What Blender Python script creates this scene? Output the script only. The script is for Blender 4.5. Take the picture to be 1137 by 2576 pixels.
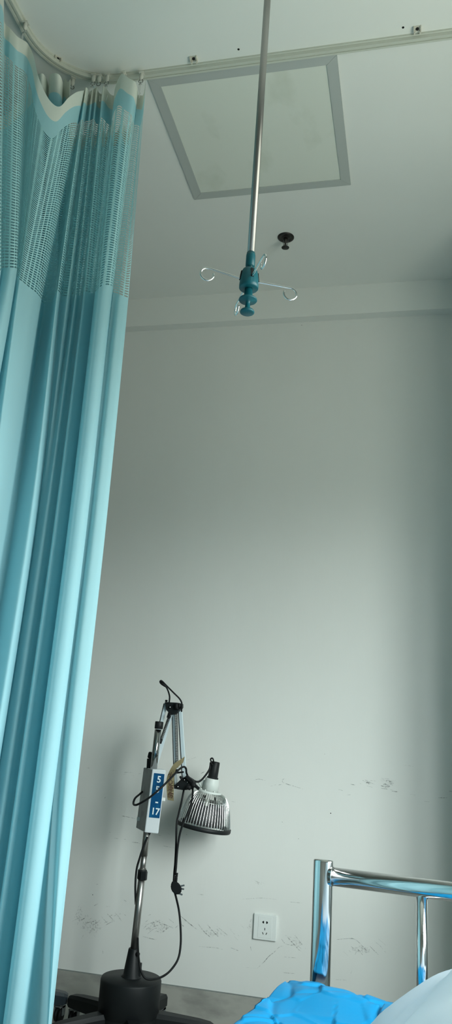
import bpy, bmesh, math, random
from mathutils import Vector, Matrix
random.seed(7)
for o in list(bpy.data.objects): bpy.data.objects.remove(o)
S = bpy.context.scene
COL = S.collection
R = math.radians
EYE = 0.98                                   # camera height above the floor

# ------------------------------------------------------------------ camera
FPX = 1980.0
RGT = Vector((.97339, .21972, .06504)).normalized()
FWD = Vector((-.22914, .93254, .27905)).normalized()
RGT = (RGT - FWD * RGT.dot(FWD)).normalized()
UPV = RGT.cross(FWD).normalized()
cd = bpy.data.cameras.new('camera'); cam = bpy.data.objects.new('camera', cd); COL.objects.link(cam)
M4 = Matrix((RGT, UPV, -FWD)).transposed().to_4x4(); M4.translation = Vector((0, 0, EYE))
cam.matrix_world = M4
cd.sensor_fit = 'VERTICAL'; cd.sensor_height = 36; cd.lens = FPX / 2576 * 36
cd.clip_start = .02; cd.clip_end = 200
S.camera = cam

# ------------------------------------------------------------------ light
S.view_settings.view_transform = 'Standard'; S.view_settings.look = 'None'
S.view_settings.gamma = 1; S.view_settings.use_curve_mapping = False
S.view_settings.exposure = -0.01
S.cycles.max_bounces = 10; S.cycles.diffuse_bounces = 7; S.cycles.glossy_bounces = 5
S.cycles.transparent_max_bounces = 24; S.cycles.transmission_bounces = 6
S.cycles.sample_clamp_indirect = 6
S.cycles.use_denoising = True
SKY_STRENGTH = 22.5
W = bpy.data.worlds.new('sky'); S.world = W; W.use_nodes = True
nt = W.node_tree; nt.nodes.clear()
g = nt.nodes.new('ShaderNodeNewGeometry'); sx = nt.nodes.new('ShaderNodeSeparateXYZ')
mr = nt.nodes.new('ShaderNodeMapRange'); mr.inputs[1].default_value = -1; mr.inputs[2].default_value = 1
cr = nt.nodes.new('ShaderNodeValToRGB'); bg = nt.nodes.new('ShaderNodeBackground'); wo = nt.nodes.new('ShaderNodeOutputWorld')
tcw = nt.nodes.new('ShaderNodeTexCoord')
nt.links.new(tcw.outputs['Generated'], sx.inputs[0])
nt.links.new(sx.outputs[2], mr.inputs[0]); nt.links.new(mr.outputs[0], cr.inputs[0])
nt.links.new(cr.outputs[0], bg.inputs[0]); nt.links.new(bg.outputs[0], wo.inputs[0])
az = nt.nodes.new('ShaderNodeMapRange')      # the overcast is brighter on the side where the sun stands
az.inputs[1].default_value = -.45; az.inputs[2].default_value = -.90; az.inputs[3].default_value = .78; az.inputs[4].default_value = 1.42
mg = nt.nodes.new('ShaderNodeMath'); mg.operation = 'MULTIPLY'; mg.inputs[1].default_value = SKY_STRENGTH
nt.links.new(sx.outputs[1], az.inputs[0]); nt.links.new(az.outputs[0], mg.inputs[0]); nt.links.new(mg.outputs[0], bg.inputs[1])
e = cr.color_ramp.elements                   # ground and opposite buildings below, overcast sky above
e[0].position = 0.0; e[0].color = (.32, .335, .28, 1)
e[1].position = 1.0; e[1].color = (.76, .80, .82, 1)
for p, c in ((.47, (.145, .153, .132, 1)), (.545, (.145, .153, .138, 1)), (.60, (.85, .93, .90, 1)), (.75, (.83, .93, .92, 1))):
    n = e.new(p); n.color = c
bg.inputs[1].default_value = SKY_STRENGTH
XR, XL, YB, YW, ZC = 0.80, -3.30, -1.20, 3.18, EYE + 2.0       # room shell
WY0, WY1, WZ0, WZ1 = 0.35, 1.90, 0.86, 2.38                   # the window in the right wall
pl = bpy.data.lights.new('window_portal', 'AREA'); po = bpy.data.objects.new('window_portal', pl); COL.objects.link(po)
pl.shape = 'RECTANGLE'; pl.size = WZ1 - WZ0; pl.size_y = WY1 - WY0; pl.cycles.is_portal = True
po.location = (XR + .21, (WY0 + WY1) / 2, (WZ0 + WZ1) / 2); po.rotation_euler = (0, R(90), 0)

# ------------------------------------------------------------------ materials
def mat(name, col, rough=.6, metal=0, **k):
    m = bpy.data.materials.new(name); m.use_nodes = True
    b = m.node_tree.nodes['Principled BSDF']
    b.inputs['Base Color'].default_value = (*col, 1); b.inputs['Roughness'].default_value = rough
    b.inputs['Metallic'].default_value = metal
    if 'spec' in k: b.inputs['Specular IOR Level'].default_value = k['spec']
    if 'coat' in k: b.inputs['Coat Weight'].default_value = k['coat']
    m['b'] = 1
    return m
def noise_mix(m, c1, c2, scale=6, lo=.45, hi=.62, detail=6, stretch=(1, 1, 1), bump=0, bscale=60):
    t = m.node_tree; b = t.nodes['Principled BSDF']
    tc = t.nodes.new('ShaderNodeTexCoord'); mp = t.nodes.new('ShaderNodeMapping'); mp.inputs['Scale'].default_value = stretch
    n = t.nodes.new('ShaderNodeTexNoise'); n.inputs['Scale'].default_value = scale; n.inputs['Detail'].default_value = detail
    r = t.nodes.new('ShaderNodeMapRange'); r.inputs[1].default_value = lo; r.inputs[2].default_value = hi
    mx = t.nodes.new('ShaderNodeMix'); mx.data_type = 'RGBA'; mx.inputs[6].default_value = (*c1, 1); mx.inputs[7].default_value = (*c2, 1)
    t.links.new(tc.outputs['Object'], mp.inputs[0]); t.links.new(mp.outputs[0], n.inputs[0])
    t.links.new(n.outputs[0], r.inputs[0]); t.links.new(r.outputs[0], mx.inputs[0]); t.links.new(mx.outputs[2], b.inputs['Base Color'])
    if bump:
        n2 = t.nodes.new('ShaderNodeTexNoise'); n2.inputs['Scale'].default_value = bscale; n2.inputs['Detail'].default_value = 4
        bp = t.nodes.new('ShaderNodeBump'); bp.inputs['Strength'].default_value = bump; bp.inputs['Distance'].default_value = .002
        t.links.new(mp.outputs[0], n2.inputs[0]); t.links.new(n2.outputs[0], bp.inputs['Height']); t.links.new(bp.outputs[0], b.inputs['Normal'])
    return m
WALLC = (.745, .755, .725)
m_wall = noise_mix(mat('painted_wall', WALLC, .55), WALLC, (.72, .73, .70), 3, .4, .7, 8, (1, 1, .25), .25, 40)
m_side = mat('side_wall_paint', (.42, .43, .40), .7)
m_ceil = noise_mix(mat('ceiling_paint', (.78, .79, .755), .8), (.785, .795, .76), (.77, .78, .745), 1.5, .4, .6)
m_beam = mat('beam_paint', (.745, .76, .73), .6)
m_skirt = noise_mix(mat('skirting_marble_tile', (.38, .38, .35), .35), (.38, .38, .345), (.25, .25, .23), 9, .45, .72, 9, (1, 1, 2.4))
m_sktop = mat('skirting_dark_top', (.17, .19, .18), .7)  # darker top face of the skirting
m_floor = noise_mix(mat('floor_tile', (.32, .33, .31), .3), (.33, .34, .32), (.27, .28, .26), 3, .4, .7)
m_mark = mat('scuff_graphite', (.10, .11, .11), .8)
t_ = m_mark.node_tree; b_ = t_.nodes['Principled BSDF']
tc_ = t_.nodes.new('ShaderNodeTexCoord'); n_ = t_.nodes.new('ShaderNodeTexNoise'); n_.inputs['Scale'].default_value = 160; n_.inputs['Detail'].default_value = 3
r_ = t_.nodes.new('ShaderNodeMapRange'); r_.inputs[1].default_value = .38; r_.inputs[2].default_value = .66; r_.inputs[4].default_value = .62
t_.links.new(tc_.outputs['Object'], n_.inputs[0]); t_.links.new(n_.outputs[0], r_.inputs[0]); t_.links.new(r_.outputs[0], b_.inputs['Alpha'])
m_smudge = m_mark.copy(); m_smudge.name = 'scuff_smudge'
for n in m_smudge.node_tree.nodes:
    if n.type == 'MAP_RANGE': n.inputs[1].default_value = .5; n.inputs[2].default_value = .8; n.inputs[4].default_value = .4
m_board = noise_mix(mat('hatch_board', (.70, .73, .66), .5), (.71, .735, .665), (.56, .59, .50), 5, .55, .78, 9, (1.3, .8, 1))
m_alu = mat('hatch_aluminium', (.50, .53, .51), .45, .3)
m_track = mat('track_plastic', (.55, .57, .50), .45)
m_bracket = mat('bracket_plastic', (.60, .58, .50), .5)
m_glider = mat('glider_plastic', (.58, .58, .52), .4)
m_steel = mat('brushed_steel', (.40, .39, .375), .36, 1)
m_chrome = mat('polished_chrome', (.80, .80, .80), .12, 1)
m_dchrome = mat('dark_chrome', (.42, .43, .43), .14, 1)
m_wire = mat('polished_wire', (.85, .86, .85), .15, 1)
m_dwire = mat('dark_ring_wire', (.22, .23, .22), .35, .8)
m_teal = mat('teal_plastic', (.002, .095, .12), .38)
m_black = mat('black_plastic', (.009, .011, .012), .5, spec=.25)
m_blackg = mat('black_rubber', (.008, .009, .010), .55, spec=.2)
m_bronze = mat('sprinkler_bronze', (.035, .033, .032), .35, .6)
m_darkhole = mat('dark_hole', (.006, .007, .007), .9)
m_white = mat('white_plastic', (.74, .77, .75), .4)
m_box = mat('white_enamel_box', (.72, .76, .78), .45)
m_boxside = noise_mix(mat('shaded_enamel_side', (.27, .28, .28), .5), (.27, .285, .285), (.19, .20, .20), 30, .5, .7)  # sides of the white box, their shade put into the colour
m_blue = noise_mix(mat('blue_sticker', (.005, .075, .20), .3), (.004, .07, .19), (.01, .12, .27), 40, .5, .75)
m_digit = mat('white_print', (.80, .88, .90), .5)
m_tape = noise_mix(mat('yellowed_tape', (.40, .34, .20), .45), (.42, .36, .21), (.24, .20, .12), 30, .55, .75)
m_ink = mat('brown_ink', (.075, .030, .025), .7)
m_arm = mat('arm_white_enamel', (.62, .72, .76), .35)
m_neck = mat('neck_grey_enamel', (.62, .66, .63), .4)
m_cast = mat('caster_grey', (.18, .20, .21), .3, .5)
m_plate = mat('ceramic_plate', (.05, .05, .052), .5)
m_sheet = mat('white_sheet', (.75, .82, .86), .8)
m_matt = mat('mattress_cloth', (.55, .65, .70), .8)
m_winfr = mat('window_frame_white', (.75, .77, .76), .4)

def cloth(name, col, trans=.36, rough=.75, holes=False, sheen=0):
    m = bpy.data.materials.new(name); m.use_nodes = True; t = m.node_tree; t.nodes.clear()
    d = t.nodes.new('ShaderNodeBsdfPrincipled'); d.inputs['Base Color'].default_value = (*col, 1); d.inputs['Roughness'].default_value = rough
    d.inputs['Specular IOR Level'].default_value = .25
    tr = t.nodes.new('ShaderNodeBsdfTranslucent'); tr.inputs[0].default_value = (*col, 1)
    mx = t.nodes.new('ShaderNodeMixShader'); mx.inputs[0].default_value = trans
    out = t.nodes.new('ShaderNodeOutputMaterial')
    t.links.new(d.outputs[0], mx.inputs[1]); t.links.new(tr.outputs[0], mx.inputs[2])
    last = mx
    if holes:
        uv = t.nodes.new('ShaderNodeUVMap'); sp = t.nodes.new('ShaderNodeSeparateXYZ'); t.links.new(uv.outputs[0], sp.inputs[0])
        def mth(op, a, b=None):
            n = t.nodes.new('ShaderNodeMath'); n.operation = op
            for i, v in enumerate((a, b)):
                if v is None: continue
                if isinstance(v, (int, float)): n.inputs[i].default_value = v
                else: t.links.new(v, n.inputs[i])
            return n.outputs[0]
        PU, PV = .0172, .0086
        fu = mth('MULTIPLY', mth('ABSOLUTE', mth('SUBTRACT', mth('FRACT', mth('DIVIDE', sp.outputs[0], PU)), .5)), PU)
        fv = mth('MULTIPLY', mth('ABSOLUTE', mth('SUBTRACT', mth('FRACT', mth('DIVIDE', sp.outputs[1], PV)), .5)), PV)
        du = mth('MAXIMUM', mth('SUBTRACT', fu, .0044), 0)      # a slot with round ends
        dist = mth('SQRT', mth('ADD', mth('MULTIPLY', du, du), mth('MULTIPLY', fv, fv)))
        hole = mth('LESS_THAN', dist, .0023)
        tp = t.nodes.new('ShaderNodeBsdfTransparent'); m2 = t.nodes.new('ShaderNodeMixShader')
        t.links.new(hole, m2.inputs[0]); t.links.new(mx.outputs[0], m2.inputs[1]); t.links.new(tp.outputs[0], m2.inputs[2]); last = m2
    else:
        tc = t.nodes.new('ShaderNodeTexCoord'); n = t.nodes.new('ShaderNodeTexNoise'); n.inputs['Scale'].default_value = 9; n.inputs['Detail'].default_value = 6
        bp = t.nodes.new('ShaderNodeBump'); bp.inputs['Strength'].default_value = .25; bp.inputs['Distance'].default_value = .01
        t.links.new(tc.outputs['Object'], n.inputs[0]); t.links.new(n.outputs[0], bp.inputs['Height']); t.links.new(bp.outputs[0], d.inputs['Normal'])
    t.links.new(last.outputs[0], out.inputs[0])
    return m
CB = (.45, .74, .80)
m_curt = cloth('curtain_cyan_cloth', CB)
m_cmesh = cloth('curtain_cyan_mesh', (.46, .76, .79), .3, holes=True)
m_chead = cloth('curtain_white_header', (.74, .77, .70), .2)
m_nonw = cloth('blue_nonwoven', (.008, .30, .62), .2, .45)
m_quilt = cloth('quilt_white', (.86, .91, .93), .55)

# ------------------------------------------------------------------ helpers
def at(px, py, Y):
    """point in the room at depth Y seen at a spot of the photograph (1137x2576)"""
    v = RGT * (px - 568.5) - UPV * (py - 1288.0) + FWD * FPX
    return Vector((0, 0, EYE)) + v * (Y / v.y)
def atz(px, py, z):
    v = RGT * (px - 568.5) - UPV * (py - 1288.0) + FWD * FPX
    return Vector((0, 0, EYE)) + v * ((z - EYE) / v.z)
def link(name, bm, m, parent=None, smooth=False, label=None):
    me = bpy.data.meshes.new(name); bm.normal_update(); bm.to_mesh(me); bm.free()
    for mm in (m if isinstance(m, (list, tuple)) else [m]): me.materials.append(mm)
    if smooth:
        for p in me.polygons: p.use_smooth = True
    o = bpy.data.objects.new(name, me); COL.objects.link(o)
    if parent is not None:
        o.parent = parent; o.matrix_parent_inverse = parent_world(parent).inverted()
    if label: o['label'] = label
    return o
def parent_world(o):
    mw = o.matrix_basis.copy()
    if o.parent is not None: mw = parent_world(o.parent) @ o.matrix_parent_inverse @ mw
    return mw
def tag(o, label, cat, group=None):
    o['label'] = label; o['category'] = cat
    if group: o['group'] = group
    return o
def thing(name, label, cat, loc, group=None):
    o = bpy.data.objects.new(name, None); COL.objects.link(o); o.location = loc; o.empty_display_size = .05
    return tag(o, label, cat, group)
def struct(name, bm, m, parent=None, smooth=False):
    o = link(name, bm, m, parent, smooth)
    if parent is None: o['kind'] = 'structure'
    return o
def B(): return bmesh.new()
def box(bm, lo, hi, mi=0, T=None, bevel=0):
    x0, y0, z0 = lo; x1, y1, z1 = hi
    vs = [bm.verts.new(p) for p in ((x0,y0,z0),(x1,y0,z0),(x1,y1,z0),(x0,y1,z0),(x0,y0,z1),(x1,y0,z1),(x1,y1,z1),(x0,y1,z1))]
    fs = [bm.faces.new([vs[i] for i in q]) for q in ((0,3,2,1),(4,5,6,7),(0,1,5,4),(1,2,6,5),(2,3,7,6),(3,0,4,7))]
    for f in fs: f.material_index = mi
    if bevel:
        es = list({e for f in fs for e in f.edges})
        r = bmesh.ops.bevel(bm, geom=es, offset=bevel, segments=2, affect='EDGES', profile=.5)
        vs = list({v for f in r['faces'] for v in f.verts} | {v for v in vs if v.is_valid})
    if T is not None:
        for v in vs: v.co = T @ v.co
    return vs
def prism(bm, pts, z0, z1, T=None, mi=0):
    a = [bm.verts.new((x, y, z0)) for x, y in pts]; b = [bm.verts.new((x, y, z1)) for x, y in pts]
    n = len(pts); fs = [bm.faces.new(a[::-1]), bm.faces.new(b)]
    for i in range(n): fs.append(bm.faces.new((a[i], a[(i+1) % n], b[(i+1) % n], b[i])))
    for f in fs: f.material_index = mi
    if T is not None:
        for v in a + b: v.co = T @ v.co
def lathe(bm, prof, T=None, n=40, sxy=(1, 1), mi=0):
    rings = []
    for r, z in prof:
        if r < 1e-5: ring = [bm.verts.new((0, 0, z))]
        else: ring = [bm.verts.new((r*math.cos(2*math.pi*i/n)*sxy[0], r*math.sin(2*math.pi*i/n)*sxy[1], z)) for i in range(n)]
        rings.append(ring)
    for a, b in zip(rings, rings[1:]):
        for i in range(n):
            j = (i+1) % n
            if len(a) == 1 and len(b) == 1: continue
            if len(a) == 1: f = bm.faces.new((a[0], b[j], b[i]))
            elif len(b) == 1: f = bm.faces.new((a[i], a[j], b[0]))
            else: f = bm.faces.new((a[i], a[j], b[j], b[i]))
            f.material_index = mi; f.smooth = True
    if T is not None:
        for ring in rings:
            for v in ring: v.co = T @ v.co
def frame_to(a, b):
    """matrix taking +Z from a towards b, origin at a"""
    z = (Vector(b) - Vector(a)).normalized()
    x = Vector((0, 1, 0)).cross(z)
    if x.length < 1e-3: x = Vector((1, 0, 0))
    x.normalize(); y = z.cross(x)
    m = Matrix((x, y, z)).transposed().to_4x4(); m.translation = Vector(a); return m
def cyl(bm, a, b, r, r2=None, n=28, bev=.0, mi=0, sxy=(1, 1)):
    L = (Vector(b) - Vector(a)).length; r2 = r if r2 is None else r2
    prof = [(0, 0), (r - bev, 0), (r, bev), (r2, L - bev), (r2 - bev, L), (0, L)] if bev else [(0, 0), (r, 0), (r, 0), (r2, L), (r2, L), (0, L)]
    if not bev: prof = [(0, 0), (r, 0), (r2, L), (0, L)]
    lathe(bm, prof, frame_to(a, b), n, sxy, mi)
def cr_path(P, k=6):
    P = [Vector(p) for p in P]; out = []
    if len(P) < 3: return P
    Q = [2*P[0]-P[1]] + P + [2*P[-1]-P[-2]]
    for i in range(1, len(Q)-2):
        p0, p1, p2, p3 = Q[i-1:i+3]
        for s in range(k):
            t = s / k
            out.append(.5*((2*p1) + (p2-p0)*t + (2*p0-5*p1+4*p2-p3)*t*t + (3*p1-p0-3*p2+p3)*t**3))
    out.append(P[-1]); return out
def tube(bm, P, r, n=10, k=6, closed=False, mi=0):
    if k: P = cr_path(P, k)
    P = [Vector(p) for p in P]; rr = r if isinstance(r, list) else None
    T = []
    for i in range(len(P)):
        if closed: t = P[(i+1) % len(P)] - P[i-1]
        else: t = P[min(i+1, len(P)-1)] - P[max(i-1, 0)]
        T.append(t.normalized())
    u = T[0].orthogonal().normalized(); rings = []
    for i, p in enumerate(P):
        u = (u - T[i]*u.dot(T[i])).normalized(); w = T[i].cross(u)
        ri = r if rr is None else rr[0] + (rr[1]-rr[0])*i/(len(P)-1)
        rings.append([bm.verts.new(p + (u*math.cos(2*math.pi*j/n) + w*math.sin(2*math.pi*j/n))*ri) for j in range(n)])
    m = len(rings)
    for i in range(m if closed else m-1):
        a, b = rings[i], rings[(i+1) % m]
        for j in range(n):
            f = bm.faces.new((a[j], a[(j+1) % n], b[(j+1) % n], b[j])); f.smooth = True; f.material_index = mi
    if not closed:
        bm.faces.new(rings[0][::-1]).material_index = mi; bm.faces.new(rings[-1]).material_index = mi
def bar(bm, a, b, w, t, wdir=(1, 0, 0), mi=0, bev=0):
    a = Vector(a); b = Vector(b); z = (b-a).normalized(); x = Vector(wdir); x = (x - z*x.dot(z)).normalized(); y = z.cross(x)
    m = Matrix((x, y, z)).transposed().to_4x4(); m.translation = a
    box(bm, (-w/2, -t/2, 0), (w/2, t/2, (b-a).length), mi, m, bev)
def copy_tree(o, parent=None):
    c = o.copy(); COL.objects.link(c)
    if parent is not None: c.parent = parent; c.matrix_parent_inverse = o.matrix_parent_inverse.copy()
    for ch in [x for x in bpy.data.objects if x.parent == o]: copy_tree(ch, c)
    return c
def text_bm(s, size, bold=0.0):
    cu = bpy.data.curves.new('writing', 'FONT'); cu.body = s; cu.size = size; cu.align_x = 'CENTER'; cu.align_y = 'CENTER'
    cu.offset = bold; cu.extrude = .0003; cu.resolution_u = 4
    o = bpy.data.objects.new('writing', cu); COL.objects.link(o)
    dg = bpy.context.evaluated_depsgraph_get(); dg.update()
    me = bpy.data.meshes.new_from_object(o.evaluated_get(dg)); bm = bmesh.new(); bm.from_mesh(me)
    bpy.data.objects.remove(o); bpy.data.curves.remove(cu); bpy.data.meshes.remove(me)
    return bm
def put(bm, T):
    for v in bm.verts: v.co = T @ v.co
    return bm

# ------------------------------------------------------------------ the room
bm = B(); box(bm, (XL-.2, YB-.2, -.1), (XR+.3, YW+.2, 0)); struct('floor', bm, m_floor)
bm = B(); box(bm, (XL-.2, YB-.2, ZC), (XR+.3, YW+.2, ZC+.1))
for px, py in ((600, 124), (1014, 69)):
    p = atz(px, py, ZC); cyl(bm, (p.x, p.y, ZC-.0006), (p.x, p.y, ZC+.001), .0035, n=12, mi=1)
p = atz(485, 700, ZC)
struct('ceiling', bm, [m_ceil, m_darkhole])
# back wall with its scuffs
bm = B(); box(bm, (XL-.2, YW, 0), (XR+.3, YW+.15, ZC))
def stroke(pts, w=.0016, mi=1):
    P = [at(x, y, YW - .0006) for x, y in pts]; P = cr_path(P, 4) if len(P) > 2 else [P[0].lerp(P[1], i/6) for i in range(7)]
    L = []; n = len(P)
    for i, p in enumerate(P):
        t = (P[min(i+1, n-1)] - P[max(i-1, 0)]).normalized(); q = Vector((-t.z, 0, t.x))
        s = w * (.25 + .75*math.sin(math.pi*(i+.5)/n)) / 2 * random.uniform(.7, 1.3)
        L.append((bm.verts.new(p + q*s), bm.verts.new(p - q*s)))
    for a, b in zip(L, L[1:]):
        f = bm.faces.new((a[0], a[1], b[1], b[0])); f.material_index = mi
def smudge(px, py, w, h, mi=2, n=14, sl=0):
    c = at(px, py, YW - .0005); vs = []
    for i in range(n):
        a = 2*math.pi*i/n; k = random.uniform(.6, 1)
        u, v = w/2*math.cos(a)*k, h/2*math.sin(a)*k
        vs.append(bm.verts.new((c.x + u, c.y, c.z + v + sl*u)))
    bm.faces.new(vs).material_index = mi
S_ = stroke
for pts, w in [
    ([(706,1962),(716,1959)],.002), ([(713,1960),(710,1966),(718,1971),(740,1978),(762,1985)],.003),
    ([(638,1963),(650,1960),(658,1961),(668,1964)],.003), ([(680,1978),(694,1974)],.002), ([(700,1975),(708,1973)],.002),
    ([(880,1972),(893,1975)],.004), ([(912,1963),(922,1968),(934,1970)],.004), ([(925,1970),(934,1973)],.004), ([(852,1986),(862,1989)],.003),
    ([(960,1965),(975,1963),(985,1968)],.004), ([(955,1975),(970,1980),(982,1978)],.004), ([(965,1958),(980,1960)],.002), ([(958,1983),(975,1985)],.003),
    ([(985,1990),(1002,1992)],.004), ([(1032,1998),(1045,2000)],.003), ([(1066,2016),(1080,2017)],.004), ([(1102,2007),(1125,2007)],.004), ([(1128,1990),(1137,1991)],.004),
    ([(1010,1924),(1040,1928)],.0012), ([(870,2000),(882,1999)],.0015), ([(470,1912),(485,1908),(500,1902)],.0015), ([(505,1946),(515,1941)],.003),
    ([(582,2016),(592,2018)],.002), ([(610,2262),(658,2259),(697,2263)],.0015), ([(720,2268),(760,2272)],.0015),
    # around the socket
    ([(717,2351),(735,2370),(753,2391)],.0042), ([(742,2353),(755,2370),(769,2386)],.0035), ([(708,2362),(718,2374),(735,2378)],.0028),
    ([(727,2357),(744,2360)],.002), ([(713,2380),(703,2382),(690,2395),(676,2406),(664,2420),(647,2436)],.0032),
    ([(630,2381),(632,2391)],.003), ([(715,2407),(745,2410)],.0018), ([(711,2447),(742,2449)],.003), ([(618,2434),(645,2436)],.001),
    # inside the bed rail
    ([(846,2364),(875,2361),(893,2363),(910,2378),(922,2392)],.003), ([(930,2380),(944,2394),(952,2402)],.0038), ([(895,2383),(905,2393),(912,2402)],.0035),
    ([(940,2367),(955,2378),(963,2388)],.002), ([(952,2362),(970,2378)],.0015), ([(893,2402),(898,2390)],.002), ([(838,2464),(873,2466)],.0018), ([(882,2450),(886,2440)],.001),
    # long band of scratches left of the cable
    ([(455,2305),(470,2318),(494,2337)],.0055), ([(497,2322),(512,2342),(532,2360)],.0045), ([(522,2326),(535,2342),(549,2356)],.0050), ([(545,2330),(560,2342),(572,2352)],.0025),
    ([(452,2322),(464,2332)],.0045), ([(575,2335),(590,2350)],.002), ([(360,2330),(380,2322),(400,2318)],.003), ([(366,2340),(390,2330),(415,2322)],.003),
    ([(400,2320),(420,2328),(436,2335)],.0035), ([(420,2328),(416,2340),(404,2345)],.002), ([(370,2350),(385,2338),(395,2334)],.003), ([(425,2312),(438,2322)],.0022), ([(440,2335),(448,2328)],.002),
    ([(354,2354),(375,2360),(393,2364)],.0025), ([(500,2381),(540,2384),(560,2388)],.002), ([(580,2384),(600,2392)],.004), ([(498,2250),(512,2251)],.002),
    # left of the lamp pole
    ([(188,2326),(203,2316),(212,2311)],.003), ([(270,2299),(279,2308),(288,2318)],.004), ([(289,2296),(297,2304),(305,2316)],.005), ([(255,2305),(263,2315),(270,2322)],.0025),
    ([(215,2322),(235,2318),(245,2312)],.0025), ([(225,2333),(238,2325),(250,2318)],.003), ([(262,2330),(275,2322),(285,2318)],.002), ([(213,2305),(222,2302)],.003), ([(203,2315),(216,2308)],.004),
    ([(308,2296),(318,2305)],.0015), ([(236,2279),(247,2273)],.003), ([(266,2280),(277,2281)],.0018), ([(242,2225),(247,2224)],.002), ([(205,2362),(210,2352)],.002), ([(236,2352),(241,2360)],.002),
    ([(220,1932),(227,1932)],.0025), ([(303,1942),(322,1943),(340,1944)],.002), ([(278,1938),(292,1938)],.0015), ([(302,2052),(315,2054),(340,2059)],.003), ([(274,2093),(278,2094)],.003),
    ([(312,2111),(325,2112)],.002), ([(330,2118),(345,2120),(352,2122)],.003), ([(286,2108),(298,2110)],.002), ([(205,2006),(214,2007)],.0015), ([(262,2010),(266,2004)],.0025), ([(312,2264),(318,2268)],.004),
    ([(258,2390),(259,2400)],.002), ([(410,2128),(440,2133)],.002), ([(640,2215),(655,2222)],.002),
    ]: stroke(pts, w*.62)
random.seed(3)
for cx_, cy_, dx_, dy_, n_s, sl_ in ((385,2330,45,20,16,-.6), (560,2345,60,14,8,.9), (240,2315,60,18,16,-.5), (975,1970,22,12,18,.1), (925,1968,14,6,7,.4), (745,2375,40,14,3,.9), (900,2385,60,14,4,.9), (430,2100,40,10,4,.1), (330,1945,30,6,4,0), (200,2300,14,22,8,-2)):
    for _ in range(n_s):
        x = random.gauss(cx_, dx_*.6); y = random.gauss(cy_, dy_*.6); L_ = random.uniform(4, 16)
        s_ = sl_ + random.uniform(-.3, .3); k_ = L_/math.hypot(1, s_)
        stroke([(x, y), (x + k_*.5, y + k_*s_*.5 + random.uniform(-1, 1)), (x + k_, y + k_*s_)], random.uniform(.0006, .0015))
for px, py, w, h in ((630,2330,.012,.06), (400,2330,.10,.05), (230,2330,.10,.06), (973,1972,.05,.03), (925,1968,.03,.015), (200,2300,.03,.06), (745,2372,.06,.03), (540,2345,.1,.03), (910,2388,.08,.03), (655,2222,.05,.01)): smudge(px, py, w, h)
for px, py, r in ((832,2046,.004), (193+40,2251,.003), (710,2068,.0018), (751,2110,.0018), (817,1897,.0015)): smudge(px, py, r*1.4, r*1.4, 3, 8)
for px, py, r in ((759,818,.003),): smudge(px, py, r*1.6, r, 3, 8)
struct('wall_back', bm, [m_wall, m_mark, m_smudge, m_darkhole])
bm = B(); box(bm, (XL, 3.13, EYE+1.855), (.33, YW, ZC)); struct('trim_1', bm, m_beam)          # shallow beam under the ceiling
bm = B(); box(bm, (.33, 2.52, 0), (XR, YW, ZC)); struct('shade_pier', bm, m_beam)           # unseen corner pier, added to shade the right of the back wall
bm = B(); box(bm, (XL, YW-.016, 0), (.34, YW, EYE-.878), 0)
for f in bm.faces:
    if f.normal.z > .5 or f.calc_center_median().z > EYE-.879: f.material_index = 1
struct('baseboard_back', bm, [m_skirt, m_sktop])
bm = B(); box(bm, (XL-.2, YB, 0), (XL, YW, ZC)); struct('wall_left', bm, m_side)
bm = B(); box(bm, (XL-.2, YB-.2, 0), (XR+.3, YB, ZC)); struct('wall_front', bm, m_side)
bm = B()                                                                                        # right wall around the window opening
for lo, hi in (((XR,YB,0),(XR+.2,WY0,ZC)), ((XR,WY1,0),(XR+.2,YW,ZC)), ((XR,WY0,0),(XR+.2,WY1,WZ0)), ((XR,WY0,WZ1),(XR+.2,WY1,ZC))): box(bm, lo, hi)
struct('wall_right', bm, m_side)
bm = B()
for a, b in ((WY0, WY0+.05), (WY1-.05, WY1), ((WY0+WY1)/2-.03, (WY0+WY1)/2+.03)): box(bm, (XR+.12, a, WZ0), (XR+.17, b, WZ1))
for a, b in ((WZ0, WZ0+.05), (WZ1-.05, WZ1)): box(bm, (XR+.121, WY0, a), (XR+.169, WY1, b))
box(bm, (XR-.03, WY0-.04, WZ0-.03), (XR+.12, WY1+.04, WZ0))
struct('window_1', bm, m_winfr)

# ------------------------------------------------------------------ ceiling hatch
c = [atz(370,193,ZC), atz(848,137,ZC), atz(883,464,ZC), atz(490,498,ZC)]
x0 = (c[0].x+c[3].x)/2; x1 = (c[1].x+c[2].x)/2; y0 = (c[0].y+c[1].y)/2; y1 = (c[2].y+c[3].y)/2
t = thing('access_panel', 'square off-white ceiling hatch board with a grey metal frame', 'ceiling hatch', ((x0+x1)/2, (y0+y1)/2, ZC))
FW = .034; bm = B()
zf = ZC-.006
for P in (((x0,y0),(x1,y0),(x1-FW,y0+FW),(x0+FW,y0+FW)), ((x1,y0),(x1,y1),(x1-FW,y1-FW),(x1-FW,y0+FW)), ((x1,y1),(x0,y1),(x0+FW,y1-FW),(x1-FW,y1-FW)), ((x0,y1),(x0,y0),(x0+FW,y0+FW),(x0+FW,y1-FW))):
    cx = sum(q[0] for q in P)/4; cy = sum(q[1] for q in P)/4
    prism(bm, [(cx+(x-cx)*.9985, cy+(y-cy)*.9985) for x, y in P], zf, ZC)
link('frame', bm, m_alu, t)
bm = B(); box(bm, (x0+FW, y0+FW, ZC-.003), (x1-FW, y1-FW, ZC)); link('board', bm, m_board, t)

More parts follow.
